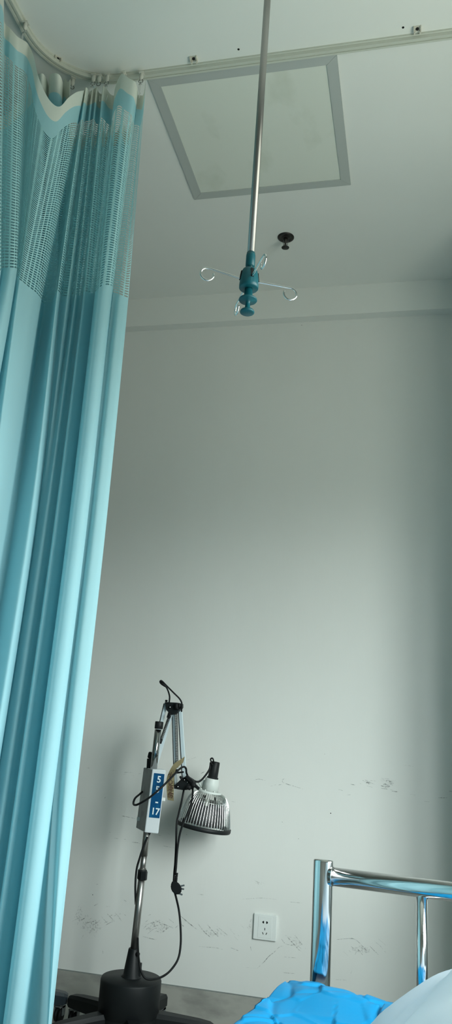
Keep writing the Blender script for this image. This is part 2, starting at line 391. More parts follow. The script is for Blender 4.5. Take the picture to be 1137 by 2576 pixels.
# ------------------------------------------------------------------ curtain track
TZ = ZC
pa = atz(1300, 72, ZC); YT = atz(740, 132, ZC).y
ycen = 1.860
XT = -1.117
RC = .22
def track_path():
    P = [Vector((XR, ycen, 0)), Vector((-.2, ycen, 0))]
    cx, cy = XT+RC, ycen-RC
    for i in range(15):
        a = R(90 + 90*i/14); P.append(Vector((cx + RC*math.cos(a), cy + RC*math.sin(a), 0)))
    P += [Vector((XT, .9, 0)), Vector((XT, YB, 0))]
    return P
TP = track_path()
def sweep(bm, P, prof, mi=0):
    rings = []
    for i, p in enumerate(P):
        t = (P[min(i+1, len(P)-1)] - P[max(i-1, 0)]).normalized(); nrm = Vector((-t.y, t.x, 0))
        rings.append([bm.verts.new(p + nrm*a + Vector((0, 0, b))) for a, b in prof])
    n = len(prof)
    for a, b in zip(rings, rings[1:]):
        for j in range(n): bm.faces.new((a[j], b[j], b[(j+1) % n], a[(j+1) % n])).material_index = mi
    bm.faces.new(rings[0]); bm.faces.new(rings[-1][::-1])
t = thing('curtain_track', 'beige plastic curtain track screwed along the ceiling and bending round the bay', 'curtain track', (XT+RC, ycen, ZC))
bm = B(); w = .0125
sweep(bm, TP, [(-w,ZC),(w,ZC),(w,ZC-.006),(w-.003,ZC-.007),(w-.003,ZC-.019),(.003,ZC-.019),(.003,ZC-.016),(-.003,ZC-.016),(-.003,ZC-.019),(-w+.003,ZC-.019),(-w+.003,ZC-.007),(-w,ZC-.006)])
bmesh.ops.recalc_face_normals(bm, faces=bm.faces); link('rail', bm, m_track, t)
for px, py, ang in ((1050,76,0), (487,151,0), (145,151,42), (10,-60,90)):
    p = atz(px, py, ZC-.008)
    d = min((q for q in cr_path(TP, 12)), key=lambda q: (q.x-p.x)**2 + (q.y-p.y)**2)
    off = Vector((math.sin(R(ang)), -math.cos(R(ang)), 0)); tx = Vector((math.cos(R(ang)), math.sin(R(ang)), 0))
    q = Vector((p.x, p.y, 0)); m = Matrix((tx, -off, Vector((0, 0, 1)))).transposed().to_4x4(); m.translation = Vector((q.x, q.y, ZC))
    bm = B(); box(bm, (-.010, -.008, -.003), (.010, .010, 0), 0, m, .0008); box(bm, (-.010, .004, -.012), (-.006, .012, 0), 0, m); box(bm, (.006, .004, -.012), (.010, .012, 0), 0, m)
    box(bm, (-.011, -.009, -.009), (-.008, .008, 0), 0, m); box(bm, (.008, -.009, -.009), (.011, .008, 0), 0, m)
    br = link('bracket', bm, m_bracket, t)
    bm = B(); cyl(bm, m @ Vector((0, -.001, -.006)), m @ Vector((0, -.001, -.002)), .0045, n=14); link('screw', bm, m_darkhole, br, label='dark screw head')

# ------------------------------------------------------------------ curtains
def curtain(keys, name, label, netting=None, zbot=.13, bands=(.055, .115), per=9):
    """keys: list of six rows (px, py, Y) per fold: hem, end of the mesh, three lower levels"""
    cols = []
    for K in keys:
        pts = [at(k[0], k[1], k[2] if k[2] < 1.85 or k[1] < 700 else 1.85 + (k[2]-1.85)*.45) if len(k) == 3 else Vector(k[:3]) for k in K]
        a, b = pts[-2], pts[-1]
        if b.z > zbot: pts.append(b + (b-a)*((zbot-b.z)/(b.z-a.z)))
        cols.append(pts)
    n = len(cols); L = len(cols[0])
    # smooth across folds
    sm = []
    for l in range(L): sm.append(cr_path([c[l] for c in cols], per))
    U = len(sm[0])
    arc = [0]
    for i in range(1, U): arc.append(arc[-1] + (sm[1][i]-sm[1][i-1]).length)
    def column(i):
        P = [sm[l][i] for l in range(L)]
        Q = P[:1] + P[1:]
        top, mb = P[0], P[1]; d = mb - top; Lm = d.length
        h = [top + d*(f/Lm) for f in (0, bands[0]*.5, bands[0])]
        p = [top + d*(f/Lm) for f in (bands[0], (bands[0]+bands[1])/2, bands[1])]
        m = [top + d*(bands[1]/Lm + (1-bands[1]/Lm)*k/14) for k in range(15)]
        low = cr_path([top + d*.6] + P[1:], 12)[12:]
        return h, p, m, low, Lm
    C_ = [column(i) for i in range(U)]
    def sheet(idx, mm, nm, uvh=None):
        bm = B(); uvl = bm.loops.layers.uv.new('UVMap')
        G = [[bm.verts.new(v) for v in C_[i][idx]] for i in range(U)]
        rows = len(G[0])
        for i in range(U-1):
            for j in range(rows-1):
                f = bm.faces.new((G[i][j], G[i+1][j], G[i+1][j+1], G[i][j+1])); f.smooth = True
                for lp, (a, b) in zip(f.loops, ((i,j),(i+1,j),(i+1,j+1),(i,j+1))):
                    v = b/(rows-1)*.644
                    lp[uvl].uv = (arc[a], v)
        return bm, mm, nm
    root = thing(name, label, 'curtain', (C_[U//3][0][0].x, C_[U//3][0][0].y, zbot))
    for idx, mm, nm in ((0, m_chead, 'header_band'), (1, m_curt, 'top_strip'), (2, netting or m_cmesh, 'mesh_panel'), (3, m_curt, 'cloth_panel')):
        bm, mm, nm = sheet(idx, mm, nm); o = link(nm, bm, mm, root)
        if nm == 'header_band': o['label'] = 'off-white header band'
        if nm == 'mesh_panel' and not netting: o['label'] = 'perforated upper netting'
    # thin stitched hem on the leading edge
    return root
D_ = 0
K = [
 # hem            mesh end         1300            1900            2576
 [(368,194,1.79),(323,750,1.83),(269,1300,1.83),(203,1900,1.83),(130,2576,1.83)],
 [(361,236,1.815),(313,746,1.818),(257,1300,1.816),(190,1900,1.812),(126,2576,1.81)],
 [(354,240,1.84),(299,740,1.812),(238,1300,1.808),(168,1900,1.802),(121,2576,1.80)],
 [(350,240,1.86),(292,738,1.83),(228,1300,1.83),(156,1900,1.83),(119,2576,1.83)],
 [(347,238,1.87),(285,735,1.91),(218,1300,1.93),(144,1900,1.94),(100,2576,1.93)],
 [(348,232,1.83),(285,730,1.87),(219,1300,1.88),(145,1900,1.89),(70,2576,1.88)],
 [(346,224,1.785),(283.5,722,1.81),(221.5,1300,1.81),(147.5,1900,1.81),(60,2576,1.81)],
 [(340,206,1.765),(279,719,1.787),(216,1300,1.787),(141,1900,1.787),(54,2576,1.787)],
 [(325,197,1.76),(268,717,1.772),(204,1300,1.772),(127,1900,1.772),(38,2576,1.772)],
 [(306,186,1.765),(254,721,1.768),(188,1300,1.768),(110,1900,1.768),(22,2576,1.768)],
 [(293,210,1.79),(243,731,1.778),(177,1300,1.778),(98,1900,1.778),(10,2576,1.778)],
 [(288,228,1.82),(239,736,1.84),(173.5,1300,1.84),(95,1900,1.84),(7,2576,1.84)],
 [(287,240,1.86),(239,740,1.89),(174,1300,1.90),(96,1900,1.905),(8,2576,1.905)],
 [(277,236,1.85),(231,738,1.86),(164,1300,1.86),(84,1900,1.86),(-6,2576,1.86)],
 [(266,220,1.81),(221,735,1.83),(151,1300,1.83),(69,1900,1.83),(-25,2576,1.83)],
 [(259.5,217,1.795),(212.5,733,1.81),(141.5,1300,1.81),(56.5,1900,1.81),(-39,2576,1.81)],
 [(257,226,1.82),(210,737,1.84),(138.5,1300,1.84),(53,1900,1.84),(-43,2576,1.84)],
 [(258,236,1.86),(212,742,1.89),(140,1300,1.905),(54,1900,1.91),(-42,2576,1.91)],
 [(250,234,1.84),(200,744,1.87),(128,1300,1.875),(40,1900,1.875),(-58,2576,1.875)],
 [(244,220,1.80),(190,742,1.825),(116,1300,1.85),(26,1900,1.85),(-76,2576,1.85)],
 [(239,222,1.82),(181,748,1.875),(107,1300,1.86),(14,1900,1.86),(-90,2576,1.86)],
 [(232,226,1.80),(171,746,1.81),(98,1300,1.885),(5,1900,1.885),(-101,2576,1.885)],
 [(226,230,1.84),(157,745,1.835),(94,1300,1.905),(2,1900,1.91),(-104,2576,1.91)],
 [(223,228,1.80),(152,740,1.835),(91,1300,1.85),(1,1900,1.85),(-110,2576,1.85)],
 [(220,222,1.77),(150,736,1.79),(90,1300,1.79),(0,1900,1.79),(-112,2576,1.79)],
 [(216,220,1.755),(143,734,1.765),(78,1300,1.755),(-16,1900,1.755),(-130,2576,1.755)],
 [(214,222,1.775),(130,758,1.83),(58,1300,1.77),(-38,1900,1.77),(-152,2576,1.77)],
 [(213,226,1.78),(112,764,1.85),(38,1300,1.80),(-58,1900,1.80),(-170,2576,1.80)],
 [(211,228,1.75),(104,758,1.79),(24,1300,1.775),(-74,1900,1.775),(-185,2576,1.775)],
 [(208,228,1.72),(103,752,1.71),(16,1300,1.73),(-80,1900,1.73),(-192,2576,1.73)],
 [(192,232,1.685),(90,736,1.65),(4,1300,1.67),(-92,1900,1.67),(-204,2576,1.67)],
 [(172,246,1.655),(72,722,1.615),(-8,1300,1.62),(-105,1900,1.62),(-215,2576,1.62)],
 [(150,268,1.635),(58,710,1.59),(-20,1300,1.59),(-118,1900,1.59),(-228,2576,1.59)],
 [(128,256,1.62),(50,704,1.575),(-32,1300,1.575),(-130,1900,1.575),(-240,2576,1.575)],
 [(108,222,1.61),(45,698,1.58),(-42,1300,1.585),(-142,1900,1.585),(-254,2576,1.585)],
 [(94,184,1.605),(42.5,690,1.60),(-50,1300,1.60),(-150,1900,1.60),(-264,2576,1.60)],
 [(84,140,1.615),(42,682,1.62),(-56,1300,1.62),(-158,1900,1.62),(-272,2576,1.62)],
 [(70,110,1.625),(43,678,1.61),(-60,1300,1.61),(-162,1900,1.61),(-278,2576,1.61)],
 [(57,100,1.60),(42,676,1.56),(-66,1300,1.58),(-168,1900,1.58),(-284,2576,1.58)],
 [(44,92,1.57),(30,674,1.53),(-80,1300,1.54),(-182,1900,1.54),(-300,2576,1.54)],
 [(26,72,1.56),(12,674,1.53),(-100,1300,1.50),(-204,1900,1.50),(-322,2576,1.50)],
 [(12,58,1.56),(2,676,1.55),(-112,1300,1.50),(-216,1900,1.50),(-335,2576,1.50)],
 [(10,30,1.52),(0,676,1.51),(-118,1300,1.47),(-222,1900,1.47),(-342,2576,1.47)],
 [(8,-10,1.45),(0,670,1.44),(-122,1300,1.43),(-226,1900,1.43),(-346,2576,1.43)],
 [(-12,-40,1.42),(-24,668,1.41),(-140,1300,1.40),(-246,1900,1.40),(-366,2576,1.40)],
]
def wcol(x, y):
    return [(x, y, z, 0) for z in (EYE+1.93, EYE+1.17, EYE+.55, EYE+.02, EYE-.62)]
for r_i in range(12, 24):
    K[r_i] = [K[r_i][0]] + [(a, b, 1.79 + (y-1.79)*(.75 if b < 1000 else .55)) for a, b, y in K[r_i][1:]]
for i in range(14):                                                                    # carries on along the side of the bed, out of the frame
    K.append(wcol(XT + (.045 if i % 2 else -.05), 1.33 - i*.052))
main_curtain = curtain(K, 'privacy_curtain', 'pale cyan hospital curtain with netted top hanging in long folds at the left', per=8)
K2 = []
i = 0
for px in range(340, 186, -13):                                                        # the part gathered behind the front folds
    Y = 1.985 if i % 2 else 1.93; tpt = at(px, 262, Y); i += 1
    K2.append([(tpt.x, Y, z, 0) for z in (min(tpt.z, EYE+1.90), EYE+1.2, EYE+.55, EYE+.02, EYE-.62)])
prof = [(176,262,1.90),(176,206,1.78),(177,200,1.73),(170,206,1.75),(163,198,1.76),(155,225,1.80),(158,215,1.76),(156,200,1.71),(148,187,1.69),(134,184,1.69),(124,192,1.71),(122,215,1.78),(118,200,1.72),(109,186,1.69),(98,186,1.69),(90,195,1.71),(84,215,1.78)]
for px, py, Y in prof:
    tpt = at(px, py, Y); x = tpt.x
    yb = 1.92 + (Y-1.69)*.6; xb = x - .03
    K2.append([(x, Y, tpt.z, 0)] + [(xb, yb, z, 0) for z in (EYE+1.2, EYE+.55, EYE+.02, EYE-.62)])
for i in range(16):                                                                    # and on along the track, behind the left folds
    K2.append([(XT - (.16 if i % 2 else .09), 1.74 - i*.04, z, 0) for z in (EYE+1.78, EYE+1.15, EYE+.55, EYE+.02, EYE-.62)])
curtain(K2, 'privacy_curtain', 'second cyan curtain gathered behind the first, its white pleat tops showing over the sagging hem', m_curt, per=6, zbot=.13)

# ---- gliders, rings and hooks
def glider(px, py, label, tr=(1, 0, 0), ring=True, zc=ZC-.019):
    p = atz(px, py, ZC-.028); p = Vector((p.x, p.y, ZC-.019)); T = Vector(tr)
    t = thing('curtain_glider', label, 'curtain glider', p, 'gliders in the curtain track')
    bm = B(); N = Vector((-T.y, T.x, 0)); m = Matrix((T, N, Vector((0, 0, 1)))).transposed().to_4x4(); m.translation = p
    lathe(bm, [(0,.004),(.0045,.004),(.006,0),(.0055,-.006),(.0068,-.012),(.0062,-.02),(.003,-.026),(0,-.027)], m, 20, (1, .8))
    box(bm, (-.008, -.009, -.002), (.008, .009, .001), 0, m, .0006)
    link('slider_body', bm, m_glider, t)
    if ring:
        bm = B(); cc = p + Vector((0, 0, -.031)); tube(bm, [cc + (T*math.cos(a) + Vector((0, 0, 1))*math.sin(a))*.0068 for a in [2*math.pi*i/20 for i in range(20)]], .0013, 8, 0, True)
        link('ring', bm, m_dwire, t)
    return p
TL = (0, 1, 0)
g1 = glider(236, 196, 'leftmost white glider of the three close together on the curtain track')
g2 = glider(250, 197, 'middle white glider of the three close together, with nothing hanging from its ring')
g3 = glider(270, 195, 'rightmost white glider of the three close together on the curtain track')
g4 = glider(310, 190, 'white glider hidden behind the tallest white header fold', ring=False)
g5 = glider(356, 190, 'last white glider at the right end of the curtain, next to the hatch')
g6 = glider(64, 64, 'white glider on the track bend at upper left holding a long wire hook', TL, ring=False)
g7 = glider(183, 205, 'shaded white glider behind the track above the bunched curtain folds', (.8, .6, 0))
def hook(p, n, label, lean=(0, 0, 0), L=.062, sp=.006):
    t = thing('curtain_hook', label, 'curtain hook', p + Vector((0, 0, -.036)), 'wire curtain hooks')
    top = p + Vector((0, -.002, -.037)); ln = Vector(lean)
    bm = B()
    tube(bm, [top + Vector((-.004, 0, -.008)), top + Vector((-.003, 0, .001)), top + Vector((.003, 0, .001)), top + Vector((.004, 0, -.008))], .001, 8, 4)
    bar(bm, top + Vector((-.006, 0, -.008)), top + Vector((.006, 0, -.008)), .002, .002, (0, 0, 1)); link('top_loop', bm, m_wire, t)
    for i in range(n):
        dx = (i-(n-1)/2)*sp; bm = B(); a = top + Vector((dx*.6, -.002, -.008)); b = top + Vector((dx, -.006, -.008-L)) + ln
        tube(bm, [a, a.lerp(b, .5), b, b + Vector((.003 if dx > 0 else -.003, -.002, .002)), b + Vector((.004 if dx > 0 else -.004, -.002, .02))], .0011, 8, 4)
        link('prong', bm, m_wire, t)
hook(g1, 3, 'slanted four-pronged wire hook pinching the curtain pleats under the leftmost close glider', (-.012, 0, .0))
hook(g3, 4, 'straight four-pronged wire hook pinching pleats under the rightmost close glider')
hook(g5, 2, 'two-pronged wire hook at the right end of the curtain beside the hatch')
hook(g6 + Vector((0, 0, .008)), 2, 'thin bent wire hook holding the curtain at the track bend in the upper left corner', (.0, .0, -.02), .075, .005)

# ------------------------------------------------------------------ ceiling drip pole with four hooks
IX, IY = -.328, 1.40
t = thing('drip_pole', 'steel drip rod hanging from the ceiling with teal hub and four wire hooks', 'drip pole', (IX, IY, EYE+.84))
z = lambda py: at(625, py, IY).z
bm = B(); cyl(bm, (IX, IY, z(650)), (IX, IY, ZC-.01), .0079, n=32); link('rod', bm, m_steel, t)
bm = B(); lathe(bm, [(0,-.012),(.024,-.012),(.026,-.008),(.026,0),(0,0)], Matrix.Translation((IX, IY, ZC))); link('ceiling_mount', bm, m_steel, t)
bm = B(); lathe(bm, [(0,z(672)),(.0088,z(672)),(.0098,z(670)),(.0098,z(645)),(.0088,z(637)),(0,z(637))], Matrix.Translation((IX, IY, 0))); link('sleeve', bm, m_teal, t, True)
bm = B(); cyl(bm, (IX, IY, z(690)), (IX, IY, z(665)), .006); link('inner_rod', bm, m_wire, t)
bm = B(); lathe(bm, [(0,z(727)),(.0188,z(727)),(.0200,z(725.5)),(.0202,z(718)),(.0192,z(702)),(.0168,z(686)),(.0152,z(681)),(.012,z(679)),(0,z(679))], Matrix.Translation((IX, IY, 0)), 44)
hub = link('hub', bm, m_teal, t, True)
bm = B(); lathe(bm, [(0,z(788)),(.0125,z(788)),(.0146,z(786.5)),(.0150,z(784)),(.0135,z(781)),(.0055,z(777)),(.0048,z(762)),(.0060,z(757.5)),(.0180,z(757)),(.0192,z(755)),(.0185,z(752.5)),(.0090,z(749)),(.0082,z(726)),(0,z(726))], Matrix.Translation((IX, IY, 0)), 44)
link('release_knob', bm, m_teal, t, True)
TH = R(24)
zh = z(706)
for ang, rise in ((180+26, .010), (24, -.001), (300, .004), (118, -.003)):
    d = Vector((math.cos(R(ang)), math.sin(R(ang)), 0)); O = Vector((IX, IY, zh)); U = Vector((0, 0, 1)); Rr = .0140
    A = .089; c0 = O + d*A + U*(rise - Rr)
    P = [O + d*.012, O + d*.03 + U*rise*.25, O + d*.06 + U*rise*.7, O + d*(A-.010) + U*(rise - .0002)]
    P = cr_path(P, 5)
    P += [c0 + (d*math.sin(R(s)) + U*math.cos(R(s)))*Rr*(1 - .03*(s/270)) for s in range(0, 290, 12)]
    bm = B(); tube(bm, P, .0021, 12, 0); link('hook', bm, m_wire, t)
for ang in (206, 24, 300, 124):
    d = Vector((math.cos(R(ang)), math.sin(R(ang)), 0)); bm = B()
    bar(bm, Vector((IX, IY, z(708))) + d*.0186, Vector((IX, IY, z(686))) + d*.0160, .0055, .005, (-d.y, d.x, 0)); link('slot', bm, m_darkhole, hub)

# ------------------------------------------------------------------ sprinkler
p = atz(719, 597, ZC)
t = thing('fire_sprinkler', 'dark bronze sprinkler head hanging from the ceiling behind the drip rod', 'sprinkler', p)
T = Matrix.Translation(p)
bm = B(); lathe(bm, [(0,0),(.034,0),(.034,-.002),(.031,-.005),(.022,-.006),(.018,-.001),(.015,-.0055),(0,-.0055)], T, 40); link('escutcheon', bm, m_bronze, t)
bm = B(); lathe(bm, [(0,-.004),(.0085,-.004),(.0075,-.018),(.0045,-.020),(.004,-.046),(0,-.047)], T, 24)
link('body', bm, m_bronze, t)
bm = B()
for s in (-1, 1): tube(bm, [p + Vector((s*.007, 0, -.006)), p + Vector((s*.010, 0, -.022)), p + Vector((s*.006, 0, -.040)), p + Vector((0, 0, -.046))], .0015, 8, 4)
link('frame_arms', bm, m_dwire, t)
bm = B(); n = 16
for i in range(n):
    a = 2*math.pi*i/n; d = Vector((math.cos(a), math.sin(a), 0)); bar(bm, p + Vector((0, 0, -.048)) + d*.008, p + Vector((0, 0, -.049)) + d*.0155, .0042, .0012, (-d.y, d.x, 0))
lathe(bm, [(0,-.0465),(.0115,-.0475),(.0115,-.049),(.005,-.0495),(0,-.052)], T, 24); link('deflector', bm, m_bronze, t)

# ------------------------------------------------------------------ wall socket
c = at(667.5, 2331.5, YW)
t = thing('wall_socket', 'square white five-hole power socket on the back wall left of the bed post', 'power socket', c)
bm = B(); box(bm, (c.x-.043, YW-.009, c.z-.043), (c.x+.043, YW, c.z+.043), bevel=.002); link('faceplate', bm, m_white, t)
bm = B(); box(bm, (c.x-.026, YW-.0096, c.z-.036), (c.x+.026, YW-.004, c.z+.036), bevel=.0006); ins = link('insert', bm, m_white, t)
yy = YW-.0098
def slot(pts, name='socket_hole'):
    bm = B(); vs = [bm.verts.new((c.x + x, yy, c.z + z_)) for x, z_ in pts]; w2 = [bm.verts.new((v.co.x, yy+.004, v.co.z)) for v in vs]
    bm.faces.new(vs); bm.faces.new(w2[::-1]); n = len(vs)
    for i in range(n): bm.faces.new((vs[i], w2[i], w2[(i+1) % n], vs[(i+1) % n]))
    bmesh.ops.recalc_face_normals(bm, faces=bm.faces); link(name, bm, m_darkhole, ins)
for s in (-1, 1): slot([(s*.004,.013),(s*.004,.020),(s*.006,.021),(s*.010,.0185),(s*.0105,.0165),(s*.010,.0145),(s*.006,.012)])
slot([(-.0012,-.010),(.0012,-.010),(.0012,-.002),(-.0012,-.002)])
for s in (-1, 1): slot([(s*.0035,-.0235),(s*.0058,-.0245),(s*.0095,-.0175),(s*.0072,-.0165)])

# ------------------------------------------------------------------ infrared therapy lamp
LY = 2.83
pb = Vector((-.912, LY, EYE-.70)); pt = Vector((-.893, LY, EYE+.045))
def pole_at(zr): return pb.lerp(pt, (zr+.70)/.745)
DC = Vector((-.912, LY, 0))
lamp = thing('heat_lamp', 'black and white infrared therapy lamp on a round wheeled base by the back wall', 'therapy lamp', DC)
def star_leg(C, ang, Rl, parent, mm, z1, name='leg', zdrum=.07):
    """one leg with its caster"""
    d = Vector((math.cos(R(ang)), math.sin(R(ang)), 0)); s = Vector((-d.y, d.x, 0))
    bm = B(); rings = []
    for r, w, zt, zb in ((.05,.030,z1,.062), (.12,.027,z1-.004,.060), (Rl-.05,.021,.098,.056), (Rl-.012,.019,.092,.056), (Rl,.014,.086,.060)):
        ring = []
        for a, b in ((-1,0),(-1,.75),(-.7,1),(.7,1),(1,.75),(1,0)):
            ring.append(bm.verts.new(C + d*r + s*(a*w) + Vector((0, 0, zb + (zt-zb)*b))))
        rings.append(ring)
    for a, b in zip(rings, rings[1:]):
        for j in range(6): bm.faces.new((a[j], b[j], b[(j+1) % 6], a[(j+1) % 6]))
    bm.faces.new(rings[0]); bm.faces.new(rings[-1][::-1]); bmesh.ops.recalc_face_normals(bm, faces=bm.faces)
    lg = link(name, bm, mm, parent)
    e_ = C + d*(Rl-.030)
    bm = B(); cyl(bm, e_ + Vector((0, 0, .045)), e_ + Vector((0, 0, .062)), .006, n=14)
    q = e_ + d*.006; box(bm, (-.017, -.010, .022), (-.014, .012, .050), 0, Matrix.Translation(q)); box(bm, (.014, -.010, .022), (.017, .012, .050), 0, Matrix.Translation(q)); box(bm, (-.017, -.010, .046), (.017, .012, .050), 0, Matrix.Translation(q))
    cyl(bm, q + Vector((-.013, 0, .0215)), q + Vector((-.002, 0, .0215)), .0213, n=28, bev=.003, mi=1); cyl(bm, q + Vector((.002, 0, .0215)), q + Vector((.013, 0, .0215)), .0213, n=28, bev=.003, mi=1)
    link('caster', bm, [m_cast, m_blackg], lg, label='small swivel caster with a metal fork')
for a in (10, 82, 154, 226, 298): star_leg(DC, a, .285, lamp, m_black, .112)
bm = B(); lathe(bm, [(0,.062),(.096,.062),(.100,.068),(.1005,.095),(.0995,.097),(.1010,.0985),(.1015,.196),(.0985,.203),(.030,.2065),(0,.207)], Matrix.Translation(DC), 64)
link('drum_base', bm, m_black, lamp)
bm = B(); T = Matrix.Translation(DC); lathe(bm, [(0,.200),(.037,.200),(.036,.206),(.0285,.212),(.018,.288),(.0165,.291),(0,.291)], T, 36)
box(bm, (.013,-.006,.205), (.032,.006,.25), 0, T, .002); cyl(bm, DC + Vector((.016, -.012, .278)), DC + Vector((.024, -.016, .278)), .006, n=14); link('pole_socket', bm, m_black, lamp)
bm = B(); cyl(bm, pole_at(-.715), pole_at(-.44), .0122, n=32); link('lower_pole', bm, m_steel, lamp)
bm = B(); cyl(bm, pole_at(-.455), pole_at(-.395), .0098, n=32); cyl(bm, pole_at(-.40), pole_at(-.30), .0118, n=32); link('middle_pole', bm, m_steel, lamp)
bm = B(); cyl(bm, pole_at(-.475), pole_at(-.444), .0158, n=32, bev=.002); box(bm, (0, -.02, -.015), (.021, -.004, .013), 0, Matrix.Translation(pole_at(-.46)), .002); link('pole_clamp', bm, m_black, lamp)
bm = B(); cyl(bm, pole_at(-.12), pole_at(.025), .0122, n=32); link('upper_pole', bm, m_dchrome, lamp)
bm = B(); cyl(bm, at(399, 1834, LY), at(401, 1815, LY), .0152, n=32, bev=.002); link('pole_cap', bm, m_black, lamp)
# control box: a wedge, its narrow face turned to the bed
fy = LY-.045
fTL, fTR, fBL, fBR = at(384,1934,fy), at(417,1939,fy), at(364,2094,fy), at(398,2097,fy)
zt = (fTL.z+fTR.z)/2; zb = (fBL.z+fBR.z)/2; xl = (fTL.x+fBL.x)/2; xr = (fTR.x+fBR.x)/2
bm = B()
bw = .078; dp = .105
lo = [(xl, fy), (xr, fy), (xr-.045, fy+dp), (xl-.068, fy+dp)]
lean = (fTL.x - fBL.x)
a = [bm.verts.new((x - lean/2, y, zb)) for x, y in lo]; b = [bm.verts.new((x + lean/2, y, zt)) for x, y in lo]
bm.faces.new(a[::-1]); bm.faces.new(b)
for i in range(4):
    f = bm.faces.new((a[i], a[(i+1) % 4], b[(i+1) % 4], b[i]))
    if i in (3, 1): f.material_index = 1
bmesh.ops.bevel(bm, geom=list(bm.edges), offset=.0015, segments=2, affect='EDGES')
cb = link('control_box', bm, [m_box, m_boxside], lamp, label='tall white control box with a dirty side darkened as shade')
# frame on the front face of the box
def face_T(px, py, off):
    c = at(px, py, fy-off); zx = Vector((lean/(zt-zb), 0, 1)).normalized(); yx = Vector((0, -1, 0)); xx = zx.cross(-yx).normalized()
    xx = Vector((zx.z, 0, -zx.x)); m = Matrix((xx, zx, yx)).transposed().to_4x4(); m.translation = c; return m
# sticker in the face plane
q = [at(x, y, fy-.0006) for x, y in ((387.5,1944.5),(414,1947.5),(401,2058.5),(374.5,2056))]
bm = B(); vs = [bm.verts.new(p) for p in q]; vb = [bm.verts.new(p + Vector((0, .0008, 0))) for p in q]
bm.faces.new(vs[::-1]); 
for i in range(4): bm.faces.new((vs[i], vs[(i+1) % 4], vb[(i+1) % 4], vb[i]))
bmesh.ops.recalc_face_normals(bm, faces=bm.faces)
st = link('number_sticker', bm, m_blue, cb, label='dark blue sticker reading 5 5 - 17 in white')
for s, px, py, sz in (('5', 400, 1961.5, .031), ('5', 396, 1987, .031), ('-', 394.5, 2016.5, .036), ('17', 390.5, 2042, .031)):
    bm = put(text_bm(s, sz, .0006), face_T(px, py, .0012)); link('printed_digits', bm, m_digit, st)
bm = B()
q = at(349, 2060, fy+.08); box(bm, (-.006,-.006,-.006), (.006,.006,.006), 0, Matrix.Translation(q + Vector((0, 0, 0))), .001); link('side_switch', bm, m_white, cb)
q = at(413.5, 2011, fy+.03); bm = B(); box(bm, (-.010,-.005,-.0055), (.002,.005,.0055), 0, Matrix.Translation(q), .001); link('side_switch', bm, m_white, cb)
bm = B(); tube(bm, [at(374, 2094, LY+.0), at(371, 2103, LY), at(368, 2112, LY)], [.0085, .004], 12); link('cable_gland', bm, m_black, cb)
# spring arm
A0 = at(377, 1928, LY+.03); A1l = at(416, 1772, LY+.06); A1r = at(432, 1800, LY+.06)
J0 = at(433, 1780, LY+.06); B1 = at(441, 1978, LY+.12); B2 = at(463, 1962, LY+.12)
bm = B()
bar(bm, at(417, 1770, LY+.055), at(384, 1905, LY+.03), .013, .010, (1, 0, 0)); bar(bm, at(431, 1798, LY+.058), at(392, 1925, LY+.03), .011, .008, (1, 0, 0)); link('lower_arm', bm, m_arm, lamp, label='pair of pale flat bars')
bm = B()
bar(bm, at(437, 1795, LY+.06), at(443, 1978, LY+.11), .0095, .006, (1, 0, 0)); bar(bm, at(453, 1780, LY+.06), at(465, 1962, LY+.11), .0135, .010, (1, 0, 0)); link('upper_arm', bm, m_arm, lamp, label='pair of pale flat bars')
bm = B()
bar(bm, at(433, 1795, LY+.056), at(438.5, 1978, LY+.106), .0018, .007, (1, 0, 0)); bar(bm, at(448.5, 1783, LY+.054), at(459, 1960, LY+.104), .0018, .012, (1, 0, 0)); bar(bm, at(413, 1770, LY+.05), at(401, 1822, LY+.04), .0018, .010, (1, 0, 0)); link('arm_edge', bm, m_black, lamp)
def spring(a, b, r, turns, wr, name='spring'):
    T = frame_to(a, b); L = (Vector(b)-Vector(a)).length; n = turns*10
    bm = B(); tube(bm, [T @ Vector((r*math.cos(2*math.pi*i/10), r*math.sin(2*math.pi*i/10), L*i/n)) for i in range(n+1)], wr, 5, 0)
    cyl(bm, T @ Vector((0, 0, -.004)), T @ Vector((0, 0, L*.06)), r*1.15, n=12); cyl(bm, T @ Vector((0, 0, L*.96)), T @ Vector((0, 0, L+.012)), r*1.15, n=12)
    return bm
link('spring', spring(at(442.5, 1787, LY+.045), at(445, 1922, LY+.09), .0050, 50, .0010), m_black, lamp)
link('spring', spring(at(426, 1803, LY+.045), at(405, 1862, LY+.03), .0050, 28, .0010), m_black, lamp)
def plate(pts, Y, th, name, holes=(), mm=m_black):
    bm = B(); P = [at(x, y, Y) for x, y in pts]; Q = [p + Vector((0, th, 0)) for p in P]
    a = [bm.verts.new(p) for p in P]; b = [bm.verts.new(p) for p in Q]; n = len(a)
    bm.faces.new(a); bm.faces.new(b[::-1])
    for i in range(n): bm.faces.new((a[i], a[(i+1) % n], b[(i+1) % n], b[i]))
    bmesh.ops.recalc_face_normals(bm, faces=bm.faces); bmesh.ops.bevel(bm, geom=list(bm.edges), offset=.0012, segments=2, affect='EDGES')
    o = link(name, bm, mm, lamp)
    for x, y, r in holes:
        bm = B(); cyl(bm, at(x, y, Y-.001), at(x, y, Y-.001) + Vector((0, -.002, 0)), r*1.9, n=18); k = link('washer', bm, m_blackg, o)
        bm = B(); cyl(bm, at(x, y, Y-.003), at(x, y, Y-.003) + Vector((0, -.0015, 0)), r, n=18); link('rivet', bm, m_wire, k) if False else link('rivet', bm, m_wire, o, label='bright metal rivet')
    return o
plate([(414,1766),(446,1767.5),(456,1770),(456,1780),(447,1790),(438,1796),(429,1798),(418,1786)], LY+.035, .03, 'elbow_bracket', [(427.5,1779,.0026)])
